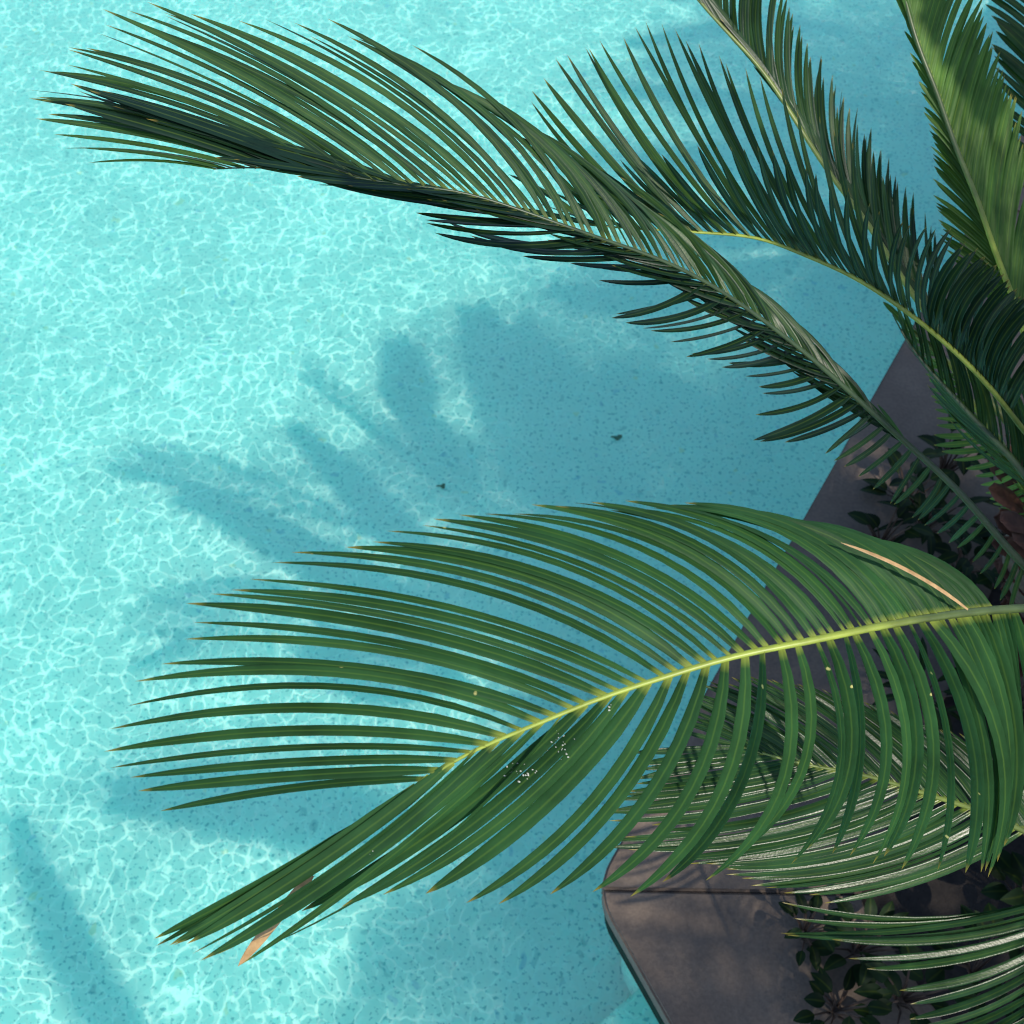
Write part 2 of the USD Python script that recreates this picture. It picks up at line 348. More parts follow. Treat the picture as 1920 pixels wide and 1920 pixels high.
def blade(base, ctrl, tip, n0, n1, width, segs=11, vee=0.10, wavy=0.0):
    """One leaflet: a narrow ribbon of four strips along a curve, with a grooved midrib, rolled-down edges and a fine tip."""
    s = np.linspace(0, 1, segs + 1)
    s = 1 - (1 - s) ** 1.25
    S = s[:, None]
    P = (1 - S) ** 2 * base + 2 * S * (1 - S) * ctrl + S ** 2 * tip
    D = nrm(2 * (1 - S) * (ctrl - base) + 2 * S * (tip - ctrl))
    N = nrm(n0 * (1 - S) + n1 * S)
    W = nrm(np.cross(D, N))
    N = np.cross(W, D)
    w = 0.5 * width * np.minimum(1, 0.5 + 0.5 * (s / 0.16)) * np.where(s > 0.64, np.maximum(1 - np.maximum((s - 0.64) / 0.36, 0) ** 2.2, 0) ** 0.75, 1)
    w[-1] = 1e-5
    a = V(-1, -0.52, 0, 0.52, 1)
    h = V(-0.16, 0.10, -0.06, 0.10, -0.16) + vee * np.abs(a)
    v = P[:, None] + w[:, None, None] * (a[None, :, None] * W[:, None] + h[None, :, None] * N[:, None])
    i, j = np.meshgrid(np.arange(segs), np.arange(4), indexing='ij')
    q = np.stack([i * 5 + j, i * 5 + j + 1, (i + 1) * 5 + j + 1, (i + 1) * 5 + j], -1).reshape(-1, 4)
    f = np.vstack([q[:, [0, 1, 2]], q[:, [0, 2, 3]]])
    uv = np.stack(np.broadcast_arrays((a[None] + 1) / 2, s[:, None]), -1).reshape(-1, 2)
    return v.reshape(-1, 3), f, uv


class Plant:
    """Collects the leaflets of one cycad, so that the 300 largest in view become parts of their own and the rest one mass for each frond."""

    def __init__(self, name, label, group=None):
        self.root, self.fronds = thing(name, label, 'cycad', group=group), []

    def frond(self, rachis_pts, rad, leaflets, mat, rmat, label=None):
        self.fronds.append((rachis_pts, rad, leaflets, mat, rmat, label))

    def build(self, limit=300):
        ranked = []
        for k, (_, _, ls, _, _, _) in enumerate(self.fronds):
            for i, l in enumerate(ls):
                px, t = to_px(l['mesh'][0])
                inside = ((px > 0) & (px < 1920)).all(1) & (t > 0.1)
                size = np.ptp(px[inside], axis=0).max() if inside.sum() > 6 else 0
                if size > 60:
                    ranked.append((size, k, i))
        chosen = {(k, i) for _, k, i in sorted(ranked, reverse=True)[:limit]}
        for k, (pts, rad, ls, mat, rmat, label) in enumerate(self.fronds):
            v, f = sweep(pts, rad)
            fr = UsdGeom.Xform.Define(stage, path_of('frond', self.root)).GetPrim()
            tag(fr, label)
            u_ = np.repeat(np.linspace(0, 1, len(pts)), len(v) // len(pts))
            obj('rachis', (v, f), M['rachis'], fr, smooth=True, tone=np.interp(u_, *rmat) if isinstance(rmat, tuple) else np.zeros(len(v)))
            rest = []
            for i, l in enumerate(ls):
                v, f, uv = l['mesh']
                if l.get('name') and (k, i) not in chosen:
                    chosen.add((k, i))
                if (k, i) in chosen:
                    o = obj(l.get('name', 'leaflet'), (v, f), l.get('mat', mat), fr, True, uv, np.full(len(v), l['tone']))
                    tag(o, l.get('label'))
                else:
                    rest.append(l)
            if rest:
                at_ = np.cumsum([0] + [len(l['mesh'][0]) for l in rest])
                o = obj('leaflets', (np.vstack([l['mesh'][0] for l in rest]), np.vstack([l['mesh'][1] + a for l, a in zip(rest, at_)])), mat, fr, True,
                        np.vstack([l['mesh'][2] for l in rest]), np.concatenate([np.full(len(l['mesh'][0]), l['tone']) for l in rest]))
                tag(o, kind='stuff')


def spline(ctrl):
    c = np.array(ctrl, float)
    s = np.r_[0, np.cumsum(np.linalg.norm(np.diff(c, axis=0), axis=1))]
    return CubicSpline(s / s[-1], c)


def traced_side(rs, keys, n, face0, face1, width, jit=4.0, wj=0.10, bunch=0.0, tone=(0.2, 0.8), segs=11, twist=0.06, spread=0.0):
    """Leaflets of one side of a frond. keys, from base to tip of the frond: (px, py of the foot, px, py of the point, metres that the point
    lies deeper than the foot, sideways bow as a share of the length, lift of the middle towards the face in metres)."""
    dense = rs(np.linspace(0, 1, 800))
    dpx, _ = to_px(dense)
    uk, tx = [], []
    for k in keys:
        i = np.argmin(((dpx - V(k[0], k[1])) ** 2).sum(1))
        uk.append(i / 799)
    uk = np.array(uk)
    order = np.argsort(uk)
    uk = uk[order] + np.arange(len(uk)) * 1e-6
    vals = np.array([keys[i][2:7] for i in order], float)
    ip = PchipInterpolator(uk, vals) if len(uk) > 2 else (lambda u: np.stack([np.interp(u, uk, vals[:, j]) for j in range(5)], -1))
    out = []
    qq = np.linspace(0, 1, n)
    us = uk[0] + (uk[-1] - uk[0]) * (qq + spread * qq ** 2) / (1 + spread)
    du = (uk[-1] - uk[0]) / max(n - 1, 1)
    for q, u in enumerate(us):
        u2 = np.clip(u + rng.normal(0, 0.10) * du, 0, 1)
        tx, ty, dt, bow, lift = ip(u2)
        b = rs(u2)
        bt = (b - EYE) @ FWD
        bp, _ = to_px(b)
        L0 = np.hypot(tx - bp[0], ty - bp[1])
        k = rng.normal(0, jit * 0.6)
        stretch = 1 + rng.normal(0, 0.018)
        dx, dy = (tx - bp[0]) * stretch, (ty - bp[1]) * stretch
        px_, py_ = -dy / L0, dx / L0
        tip = at(bp[0] + dx + px_ * k, bp[1] + dy + py_ * k, bt + dt + rng.normal(0, 0.004))
        bw = bow + rng.normal(0, 0.010)
        n0 = nrm(face0 * (1 - u2) + face1 * u2 + rng.normal(0, twist, 3))
        side = (V(1, 0, 0) * (-dy) + UPV * (-dx)) / L0   # left of the way from foot to point, as the camera sees it
        mid = base_mid = b * 0.55 + tip * 0.45
        L = np.linalg.norm(tip - b)
        ctrl = base_mid + side * (-2 * bw * L) + n0 * 2 * lift
        w = width * (1 + rng.normal(0, wj)) * min(1.0, 0.55 + L / 0.22)
        n1 = nrm(n0 + rng.normal(0, 0.10, 3))
        out.append({'mesh': blade(b, ctrl, tip, n0, n1, w, segs), 'tone': float(rng.uniform(*tone))})
    return out


def taper(n, r0, r1):
    return np.linspace(r0, r1, n)


CROWN = V(0.74, 0.74, 0.92)
UPW = V(0, 0, 1)


def rachis(px_ctrl, base=None, n=60):
    c = [at(*p) for p in px_ctrl]
    if base is not None:
        c = [base] + c
    return spline(c)


main = Plant('sago_palm', 'large sago palm whose long green fronds arch over the pool water')

# frond A: the big one in front, a bright yellow rachis with leaflets to both sides
rA = rachis([(2060, 1140, .74), (1920, 1140, .67), (1800, 1150, .64), (1660, 1172, .62), (1500, 1205, .605), (1380, 1230, .60), (1250, 1268, .595), (1110, 1315, .592), (1000, 1360, .59),
             (900, 1402, .59), (830, 1440, .592), (760, 1487, .597), (680, 1545, .605), (600, 1600, .617)], CROWN)
upA = [  # foot, point, deeper, bow, lift
    (1860, 1143, 1560, 1022, .02, -.13, .0), (1790, 1150, 1480, 992, .02, -.14, 0), (1720, 1162, 1330, 962, .015, -.14, .0), (1640, 1175, 1215, 946, .01, -.13, .0), (1560, 1192, 1120, 942, .0, -.12, .0), (1490, 1206, 1020, 955, 0, -.11, .0),
    (1420, 1221, 850, 966, 0, -.10, 0), (1350, 1237, 735, 992, 0, -.09, 0), (1310, 1249, 660, 1018, 0, -.085, 0), (1265, 1262, 545, 1040, 0, -.08, 0), (1200, 1283, 440, 1095, 0, -.06, 0),
    (1110, 1315, 355, 1164, 0, -.055, 0), (1040, 1343, 305, 1250, 0, -.05, 0), (960, 1377, 205, 1350, .01, -.07, 0), (915, 1396, 192, 1418, .01, -.045, 0), (850, 1428, 245, 1460, .01, -.03, 0), (795, 1463, 303, 1526, .012, -.02, 0)]
fA = V(0.05, -0.38, 0.9)
LA = traced_side(rA, upA, 58, nrm(V(-0.55, 0.40, 0.75)), nrm(V(-0.35, 0.10, 0.90)), 0.0062, segs=13, jit=8, spread=2.2, twist=.16, wj=.16)
loA = [
    (1900, 1141, 1925, 1440, .13, 0.031, .005), (1840, 1146, 1876, 1582, .12, 0.056, .005), (1740, 1160, 1835, 1652, .12, 0.087, .005), (1680, 1170, 1703, 1625, .12, 0.099, .005), (1610, 1182, 1610, 1605, .12, 0.099, .005),
    (1560, 1192, 1522, 1594, .12, 0.105, .005), (1500, 1205, 1402, 1612, .11, 0.124, .005), (1460, 1213, 1300, 1660, .10, 0.124, .005), (1410, 1224, 1200, 1660, .09, 0.112, .005),
    (1350, 1238, 1080, 1680, .07, 0.093, .004), (1290, 1256, 930, 1695, .06, 0.074, .004), (1210, 1280, 790, 1680, .05, 0.056, .004), (1120, 1312, 590, 1705, .04, 0.043, .004), (1020, 1352, 445, 1808, .03, 0.031, .004), (930, 1390, 380, 1800, .02, 0.025, .003), (820, 1446, 330, 1775, .015, 0.019, .002), (700, 1530, 300, 1753, .01, 0.012, .002)]
LA += traced_side(rA, loA, 43, nrm(V(-0.45, -0.78, 0.22)), nrm(V(-0.30, -0.78, 0.35)), 0.0074, segs=13, jit=11, twist=.40, spread=.9, wj=.14)
# dry pieces
LA.append({'mesh': blade(at(1815, 1143, .630), at(1715, 1062, .618), at(1575, 1017, .615), nrm(V(-.2, -.1, .95)), nrm(V(-.2, -.1, .95)), .0023, 12), 'tone': .5, 'mat': M['dry'], 'name': 'dry_leaflet', 'label': 'dried tan leaflet along the upper edge of the frond'})
LA.append({'mesh': blade(at(585, 1640, .63), at(520, 1720, .64), at(446, 1812, .65), nrm(V(.2, -.4, .9)), nrm(V(.2, -.4, .9)), .0068, 10), 'tone': .5, 'mat': M['dry'], 'name': 'dry_leaflet', 'label': 'dried tan leaflet under the tip of the frond'})
main.frond(rA(np.linspace(0, 1, 90)), np.interp(np.linspace(0, 1, 90), [0, .35, .55, .75, .85, 1], [.007, .0036, .0034, .0022, .0014, .0006]), LA, M['leaf'], ([.60, .69, .73, .91, .97], [.02, .2, 1, 1, .3]), 'nearest frond, with a bright yellow rachis and fresh green leaflets')

# frond B: long one reaching to the upper left
rB = rachis([(1920, 1060, 1.16), (1800, 925, 1.10), (1700, 832, 1.06), (1640, 778, 1.03), (1560, 705, 1.0), (1450, 615, .965), (1350, 545, .935), (1250, 492, .91), (1150, 455, .89), (1050, 420, .87),
             (950, 385, .86), (850, 358, .85), (745, 345, .845), (640, 328, .84), (500, 315, .84), (400, 317, .842)], CROWN)
upB = [(1700, 832, 1640, 765, .0, .0, 0), (1640, 778, 1500, 640, 0, -.06, 0), (1560, 705, 1390, 545, .0, -.08, 0), (1450, 615, 1270, 430, .0, -.08, 0), (1350, 545, 1130, 345, .0, -.08, .0), (1250, 492, 1000, 255, 0, -.08, 0),
       (1150, 455, 850, 165, 0, -.09, 0), (1080, 430, 730, 85, 0, -.09, 0), (1000, 402, 560, 45, 0, -.07, 0), (930, 380, 390, 32, .0, -.06, 0), (850, 358, 290, 24, .0, -.05, 0), (760, 346, 218, 40, 0, -.05, 0),
       (680, 334, 140, 90, 0, -.04, 0), (600, 324, 85, 150, 0, -.05, 0), (520, 316, 60, 197, 0, -.05, 0), (450, 315, 120, 265, .0, -.03, 0), (400, 317, 175, 309, 0, -.06, 0)]
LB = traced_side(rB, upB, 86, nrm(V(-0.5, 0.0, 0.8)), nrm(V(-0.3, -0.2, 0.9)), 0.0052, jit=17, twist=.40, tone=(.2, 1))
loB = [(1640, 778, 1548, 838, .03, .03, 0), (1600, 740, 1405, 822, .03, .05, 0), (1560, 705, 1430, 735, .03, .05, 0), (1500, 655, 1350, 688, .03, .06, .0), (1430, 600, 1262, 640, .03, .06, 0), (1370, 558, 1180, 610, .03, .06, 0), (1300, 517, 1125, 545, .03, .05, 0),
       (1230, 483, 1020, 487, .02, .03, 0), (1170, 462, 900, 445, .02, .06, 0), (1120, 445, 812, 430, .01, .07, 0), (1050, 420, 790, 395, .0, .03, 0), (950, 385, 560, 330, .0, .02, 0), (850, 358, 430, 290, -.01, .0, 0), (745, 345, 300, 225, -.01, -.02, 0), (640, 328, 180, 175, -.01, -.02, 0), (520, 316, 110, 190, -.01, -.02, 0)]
LBl = traced_side(rB, loB, 48, nrm(V(0.15, 0.10, 0.95)), nrm(V(0.1, 0.1, 0.95)), 0.0084, jit=18, twist=.2, tone=(0, .15))  # dark tone stands in for the shade under the upper leaflets
nB = [(1700, 832, 1560, 745, -.02, .0, 0), (1640, 778, 1480, 690, -.02, .02, 0), (1450, 615, 1280, 540, -.02, .02, 0), (1250, 492, 1070, 450, -.02, .02, 0), (1050, 420, 860, 378, -.02, .01, 0), (850, 358, 640, 345, -.015, .0, 0), (640, 328, 400, 300, -.015, .0, 0)]
LBl += traced_side(rB, nB, 46, nrm(V(0.15, 0.10, 0.95)), nrm(V(0.1, 0.1, 0.95)), 0.0080, jit=9, twist=.2, tone=(0, .15))  # same shade tone in the colour, a dark band along the rachis
sB = [(1920, 1060, 1890, 1150, .05, .0, 0), (1860, 990, 1812, 1046, .05, .03, 0), (1800, 925, 1735, 985, .05, .03, 0), (1740, 868, 1680, 950, .05, .03, 0), (1680, 815, 1590, 880, .05, .03, 0), (1640, 778, 1548, 850, .04, .03, 0)]
LBs = traced_side(rB, sB, 18, nrm(V(-0.1, -0.4, 0.8)), nrm(V(-0.2, -0.4, 0.8)), 0.0066, jit=10)
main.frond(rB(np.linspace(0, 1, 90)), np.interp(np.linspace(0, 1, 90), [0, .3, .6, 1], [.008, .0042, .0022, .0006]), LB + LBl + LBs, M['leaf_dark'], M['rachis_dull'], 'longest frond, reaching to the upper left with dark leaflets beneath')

# frond C: leaflets standing up like a comb
rC = rachis([(1895, 775, 1.18), (1850, 720, 1.14), (1780, 650, 1.11), (1700, 585, 1.08), (1600, 520, 1.05), (1500, 475, 1.02), (1420, 447, 1.0), (1330, 437, .985), (1250, 432, .975), (1180, 428, .97), (1100, 420, .968)], CROWN)
backC = [(1700, 585, 1655, 330, .04, .04, 0), (1650, 550, 1560, 240, .03, .05, 0), (1600, 520, 1450, 160, .03, .05, 0), (1550, 497, 1360, 105, .02, .05, 0), (1510, 479, 1300, 80, .02, .05, 0), (1460, 460, 1238, 36, .01, .04, .0), (1410, 445, 1165, 65, .01, .03, .0), (1360, 439, 1107, 85, .0, .03, 0),
         (1320, 436, 1065, 95, .0, .03, 0), (1290, 434, 1040, 125, .0, .02, 0), (1255, 432, 1010, 158, 0, .02, 0), (1225, 431, 997, 200, 0, .02, 0), (1190, 428, 980, 235, 0, -.02, 0), (1150, 425, 1015, 255, 0, -.02, 0), (1100, 420, 950, 330, 0, -.05, 0)]
LC = traced_side(rC, backC, 31, nrm(V(-0.7, -0.1, 0.6)), nrm(V(-0.6, -0.2, 0.7)), 0.0056, jit=8, twist=.22, tone=(.4, 1))
frontC = [(1890, 768, 1925, 560, -.04, .10, 0), (1850, 720, 1895, 530, -.04, .12, 0), (1800, 668, 1845, 480, -.04, .13, 0), (1740, 616, 1775, 430, -.04, .12, 0), (1680, 570, 1690, 415, -.04, .10, 0), (1620, 532, 1580, 350, -.03, .08, 0), (1560, 500, 1490, 305, -.03, .07, 0),
          (1500, 475, 1405, 272, -.03, .06, 0), (1440, 453, 1330, 275, -.03, .05, 0), (1390, 442, 1255, 290, -.03, .04, 0), (1330, 437, 1190, 300, -.02, .02, 0), (1270, 433, 1120, 320, -.02, .0, 0), (1200, 430, 1070, 345, -.01, .0, 0), (1120, 422, 960, 395, -.01, .0, 0)]
LC += traced_side(rC, frontC, 42, nrm(V(0.88, 0.17, -0.28)), nrm(V(0.85, 0.2, -0.1)), 0.0092, jit=8, tone=(0, .2))  # backlit shade of the front row put into its dark tone
C2 = [(1895, 772, 1995, 650, -.05, .08, 0), (1850, 720, 1935, 565, -.05, .10, 0), (1790, 660, 1872, 505, -.05, .10, 0), (1740, 616, 1812, 468, -.05, .10, 0)]
LC += traced_side(rC, C2, 18, nrm(V(0.88, 0.17, -0.28)), nrm(V(0.88, 0.17, -0.28)), 0.011, jit=8, tone=(0, .2))  # shade near the frond base, again by the dark tone
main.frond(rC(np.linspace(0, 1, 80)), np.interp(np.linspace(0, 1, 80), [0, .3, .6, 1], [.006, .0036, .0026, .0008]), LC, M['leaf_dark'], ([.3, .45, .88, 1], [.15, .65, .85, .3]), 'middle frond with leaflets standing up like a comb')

# frond H: leaves the picture at the top, behind the comb frond
rH = rachis([(1850, 745, 1.30), (1760, 620, 1.27), (1690, 520, 1.24), (1630, 425, 1.22), (1570, 345, 1.20), (1500, 240, 1.18), (1425, 128, 1.165), (1345, 40, 1.155), (1270, -50, 1.15), (1190, -150, 1.15)], CROWN)
upH = [(1830, 715, 1760, 470, .0, .06, 0), (1800, 680, 1728, 410, .0, .08, 0), (1760, 620, 1690, 350, .0, .09, 0), (1690, 520, 1625, 255, .0, .09, 0), (1630, 425, 1575, 175, 0, .09, 0), (1570, 345, 1528, 105, 0, .08, 0), (1500, 240, 1478, 20, 0, .08, 0), (1425, 128, 1430, -90, 0, .07, 0), (1345, 40, 1370, -170, 0, .06, 0), (1270, -50, 1290, -260, 0, .05, 0)]
LH = traced_side(rH, upH, 72, nrm(V(-0.5, -0.1, 0.8)), nrm(V(-0.5, -0.1, 0.8)), 0.0064, jit=13, twist=.3)
loH = [(1800, 680, 1700, 520, -.02, -.04, 0), (1690, 520, 1560, 330, -.02, -.05, 0), (1630, 425, 1500, 235, -.02, -.05, 0), (1570, 345, 1435, 145, -.02, -.05, 0), (1500, 240, 1365, 62, -.02, -.05, 0), (1425, 128, 1300, -35, -.02, -.04, 0), (1270, -50, 1150, -190, -.02, -.04, 0)]
LH += traced_side(rH, loH, 44, nrm(V(0.2, -0.5, 0.7)), nrm(V(0.2, -0.5, 0.7)), 0.0066, jit=5)
main.frond(rH(np.linspace(0, 1, 80)), np.interp(np.linspace(0, 1, 80), [0, .3, .6, 1], [.009, .0045, .003, .0015]), LH, M['leaf_dark'], ([0, .4, .8, 1], [.2, .45, .4, .2]), 'frond rising behind the comb frond to the top edge')

# frond G: the bright upright one
rG = rachis([(1925, 640, 1.26), (1888, 530, 1.22), (1865, 470, 1.20), (1830, 370, 1.17), (1790, 270, 1.15), (1755, 170, 1.135), (1722, 85, 1.125), (1698, 0, 1.12), (1680, -80, 1.12)], CROWN)
lG = [(1915, 610, 1800, 520, .0, -.03, 0), (1888, 530, 1766, 430, .0, -.03, 0), (1865, 470, 1752, 375, 0, -.03, 0), (1845, 412, 1750, 310, 0, -.03, 0), (1815, 330, 1742, 243, 0, -.04, 0), (1780, 245, 1730, 180, 0, -.04, 0), (1755, 170, 1703, 80, 0, -.04, 0), (1722, 85, 1680, -30, 0, -.04, 0), (1698, 0, 1665, -110, 0, -.04, 0)]
LG = traced_side(rG, lG, 50, nrm(V(-0.35, 0.0, 0.9)), nrm(V(-0.35, 0.0, 0.9)), 0.0070, jit=5, tone=(.1, .7))
gG = [(1925, 640, 1960, 380, .0, .04, 0), (1888, 530, 1925, 270, .0, .04, 0), (1870, 485, 1903, 200, 0, .04, 0), (1840, 398, 1885, 150, 0, .04, 0), (1812, 322, 1864, 95, 0, .04, 0), (1780, 245, 1845, 30, 0, .04, 0), (1755, 170, 1825, -40, 0, .04, 0), (1722, 85, 1780, -120, 0, .04, 0), (1698, 0, 1740, -190, 0, .04, 0)]
LG += traced_side(rG, gG, 64, nrm(V(-0.35, -0.05, 0.9)), nrm(V(-0.05, -0.55, 0.8)), 0.0072, jit=8, twist=.2, tone=(.2, 1))
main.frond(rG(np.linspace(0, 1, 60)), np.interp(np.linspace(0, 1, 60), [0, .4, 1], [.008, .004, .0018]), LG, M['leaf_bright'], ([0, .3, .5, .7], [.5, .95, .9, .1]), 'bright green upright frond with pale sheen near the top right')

# frond F: short lit leaflets over the coping at the right edge
rF = rachis([(1700, 610, 1.30), (1745, 650, 1.31), (1790, 695, 1.33), (1818, 746, 1.35), (1852, 795, 1.37), (1876, 830, 1.38), (1900, 875, 1.39), (1940, 940, 1.40), (2020, 1080, 1.42)])
lF = [(1700, 610, 1655, 567, .02, .0, 0), (1745, 650, 1702, 622, .03, .02, 0), (1790, 695, 1735, 690, .05, .04, 0), (1818, 746, 1748, 745, .05, .05, 0), (1852, 795, 1756, 800, .05, .05, 0), (1868, 818, 1752, 836, .06, .05, 0), (1885, 848, 1800, 868, .06, .05, 0), (1900, 875, 1830, 895, .06, .05, 0), (1930, 925, 1858, 940, .06, .05, 0), (1960, 975, 1892, 968, .06, .05, 0), (2000, 1045, 1920, 1040, .06, .05, 0)]
LF = traced_side(rF, lF, 34, nrm(V(-0.35, -0.3, 0.8)), nrm(V(-0.35, -0.3, 0.8)), 0.0085, jit=4, tone=(.2, 1))
gF = [(1745, 650, 1690, 590, -.02, -.03, 0), (1818, 746, 1730, 668, -.03, -.03, 0), (1876, 830, 1765, 730, -.03, -.03, 0), (1940, 940, 1850, 840, -.03, -.03, 0), (2020, 1080, 1960, 960, -.03, -.03, 0)]
LF += traced_side(rF, gF, 20, nrm(V(-0.6, -0.1, 0.1)), nrm(V(-0.6, -0.1, 0.1)), 0.0055, jit=5, tone=(0, .4))
main.frond(rF(np.linspace(0, 1, 40)), taper(40, .003, .007), LF, M['leaf_bright'], ([0, .5, 1], [.3, .7, .7]), 'short low frond of pale green leaflets over the coping')
rK = rachis([(1990, 960, 1.30), (1905, 870, 1.27), (1840, 800, 1.25), (1780, 735, 1.235), (1725, 672, 1.225), (1690, 620, 1.22)], CROWN)
lK = [(1960, 925, 1800, 790, .04, .05, 0), (1905, 870, 1745, 735, .04, .04, 0), (1840, 800, 1735, 690, .03, .03, 0), (1780, 735, 1712, 650, .02, .02, 0), (1700, 635, 1668, 585, .0, .0, 0)]
LK = traced_side(rK, lK, 22, nrm(V(.6, .55, .3)), nrm(V(.6, .55, .3)), .0068, jit=8, twist=.2)
gK = [(1960, 925, 1900, 700, -.03, -.06, 0), (1905, 870, 1850, 660, -.03, -.06, 0), (1840, 800, 1790, 625, -.02, -.05, 0), (1780, 735, 1740, 600, -.02, -.04, 0), (1700, 635, 1680, 560, .0, .0, 0)]
LK += traced_side(rK, gK, 24, nrm(V(.8, .3, -.1)), nrm(V(.8, .3, -.1)), .0080, jit=8, twist=.2)
main.frond(rK(np.linspace(0, 1, 40)), taper(40, .008, .0012), LK, M['leaf_dark'], M['rachis_dull'], 'dark shaded frond under the comb frond')

# ------------------------------------------------------------------ lower fronds at the bottom right
low = Plant('sago_palm', 'low sago palm with shiny fronds over the dark planting bed')
LOWC = at(2140, 1640, 1.22)
rD = rachis([(2040, 1600, 1.10), (1920, 1558, 1.04), (1840, 1522, 1.02), (1760, 1496, 1.0), (1680, 1470, .985), (1590, 1447, .975), (1520, 1435, .97), (1450, 1418, .97), (1390, 1400, .972)], LOWC)
lD = [(1920, 1558, 1560, 1690, -.016, .05, 0), (1860, 1530, 1400, 1660, -.016, .07, 0), (1800, 1508, 1345, 1624, -.016, .07, 0), (1740, 1489, 1250, 1605, -.016, .06, 0), (1690, 1473, 1105, 1584, -.016, .06, 0), (1640, 1459, 1240, 1556, -.016, .05, 0), (1590, 1447, 1128, 1530, -.016, .05, 0), (1540, 1439, 1150, 1500, -.016, .03, 0), (1490, 1429, 1178, 1478, -.016, .02, 0), (1440, 1416, 1202, 1449, -.016, .0, 0), (1390, 1400, 1180, 1415, -.016, .0, 0)]
LD = traced_side(rD, lD, 30, nrm(V(0.03, -0.41, 0.91)), nrm(V(0.03, -0.40, 0.91)), 0.0074, jit=5, twist=.34)
gD = [(1990, 1582, 1800, 1380, .012, -.04, 0), (1900, 1550, 1690, 1340, .012, -.05, 0), (1800, 1508, 1560, 1300, .012, -.05, 0), (1700, 1475, 1430, 1270, .012, -.05, 0), (1600, 1449, 1330, 1280, .012, -.05, 0), (1520, 1435, 1295, 1315, .012, -.05, 0), (1450, 1418, 1290, 1345, .012, -.04, 0), (1400, 1403, 1280, 1370, .012, -.02, 0)]
LD += traced_side(rD, gD, 44, nrm(V(0.03, -0.42, 0.91)), nrm(V(0.03, -0.40, 0.91)), 0.0062, jit=5, twist=.34)
low.frond(rD(np.linspace(0, 1, 60)), np.interp(np.linspace(0, 1, 60), [0, .4, 1], [.006, .0034, .0009]), LD, M['leaf_gloss'], ([0, .4, .6, 1], [.02, .15, .4, .5]), 'shiny frond hanging under the nearest frond')
rE = rachis([(2080, 1640, 1.22), (2020, 1690, 1.20), (1970, 1760, 1.20), (1940, 1850, 1.21), (1920, 1950, 1.23), (1900, 2060, 1.26)], LOWC)
lE = [(2080, 1640, 1485, 1693, -.014, .08, 0), (2055, 1658, 1480, 1735, -.014, .08, 0), (2035, 1675, 1420, 1754, -.014, .06, 0), (2020, 1690, 1535, 1767, -.014, .08, 0), (1990, 1730, 1600, 1800, -.014, .08, 0), (1970, 1760, 1685, 1852, -.014, .07, 0), (1950, 1815, 1700, 1912, -.014, .07, 0), (1925, 1930, 1640, 2010, -.014, .07, 0)]
LE = traced_side(rE, lE, 15, nrm(V(0.01, -0.38, 0.93)), nrm(V(0.01, -0.35, 0.93)), 0.0085, jit=9, twist=.34)
low.frond(rE(np.linspace(0, 1, 40)), taper(40, .009, .003), LE, M['leaf_gloss'], M['rachis_dull'], 'lowest frond, dark and shiny at the bottom right')

# ------------------------------------------------------------------ the plant behind at the top right, mostly out of the picture
back = Plant('sago_palm', 'sago palm at the top right edge, only dark shiny leaflet tips showing')
BACKC = V(2.35, 2.75, 0.95)
rI = rachis([(2120, 560, 1.55), (2040, 420, 1.50), (1990, 260, 1.47), (1950, 110, 1.45), (1920, -20, 1.44), (1890, -140, 1.44)], BACKC)
lI = [(2100, 520, 1990, 480, 0, .0, 0), (2050, 440, 1915, 330, 0, -.02, 0), (2010, 330, 1862, 215, 0, -.02, 0), (1985, 240, 1862, 112, 0, -.02, 0), (1962, 155, 1866, 62, 0, -.03, 0), (1940, 70, 1846, -5, 0, -.04, 0), (1915, -40, 1800, -120, 0, -.04, 0)]
LI = traced_side(rI, lI, 26, nrm(V(-.2, -.45, .8)), nrm(V(-.2, -.45, .8)), .0095, jit=8)
gI = [(2060, 460, 2150, 260, 0, .02, 0), (1962, 155, 2040, -60, 0, .02, 0), (1915, -40, 1960, -200, 0, .02, 0)]
LI += traced_side(rI, gI, 26, nrm(V(.1, -.45, .8)), nrm(V(.1, -.45, .8)), .0085, jit=8)
back.frond(rI(np.linspace(0, 1, 40)), taper(40, .011, .003), LI, M['leaf_gloss'], M['rachis'])


def arching(plant, crown, az, el, length, droop, mat, seed, nleaf=44, wid=.0075):
    """A whole frond outside the picture, whose shade the photograph shows: it rises from the crown and arches over."""
    r = np.random.default_rng(seed)
    s = np.linspace(0, 1, 40)
    a, e = math.radians(az), math.radians(el)
    h, z = np.cumsum(np.cos(e - droop * s)) / 40 * length, np.cumsum(np.sin(e - droop * s)) / 40 * length
    pts = crown + np.c_[h * math.cos(a), h * math.sin(a), z]
    rs = CubicSpline(s, pts)
    ls = []
    for side in (-1, 1):
        for q in range(nleaf):
            u = 0.2 + 0.8 * (q + r.uniform(-.2, .2)) / nleaf
            u = min(max(u, 0), 1)
            b, t = rs(u), nrm(rs(u, 1))
            lat = nrm(np.cross(t, UPW)) * side
            nn = np.cross(nrm(np.cross(t, UPW)), t)
            L = 0.19 * (0.35 + 0.65 * math.sin(math.pi * min(1, (u - .2) / .8 * .8 + .18))) * r.uniform(.95, 1.05)
            fwd = 0.45 + 0.7 * u
            d = nrm(lat + t * fwd + nn * 0.45)
            tip = b + d * L - UPW * 0.02
            nl = nrm(nn - lat * 0.4)
            ls.append({'mesh': blade(b, b * .5 + tip * .5 + nn * .012, tip, nl, nl, wid, 8), 'tone': float(r.uniform(0, 1))})
    plant.frond(pts, np.interp(s, [0, 1], [.010, .0015]), ls, mat, M['rachis_dull'])


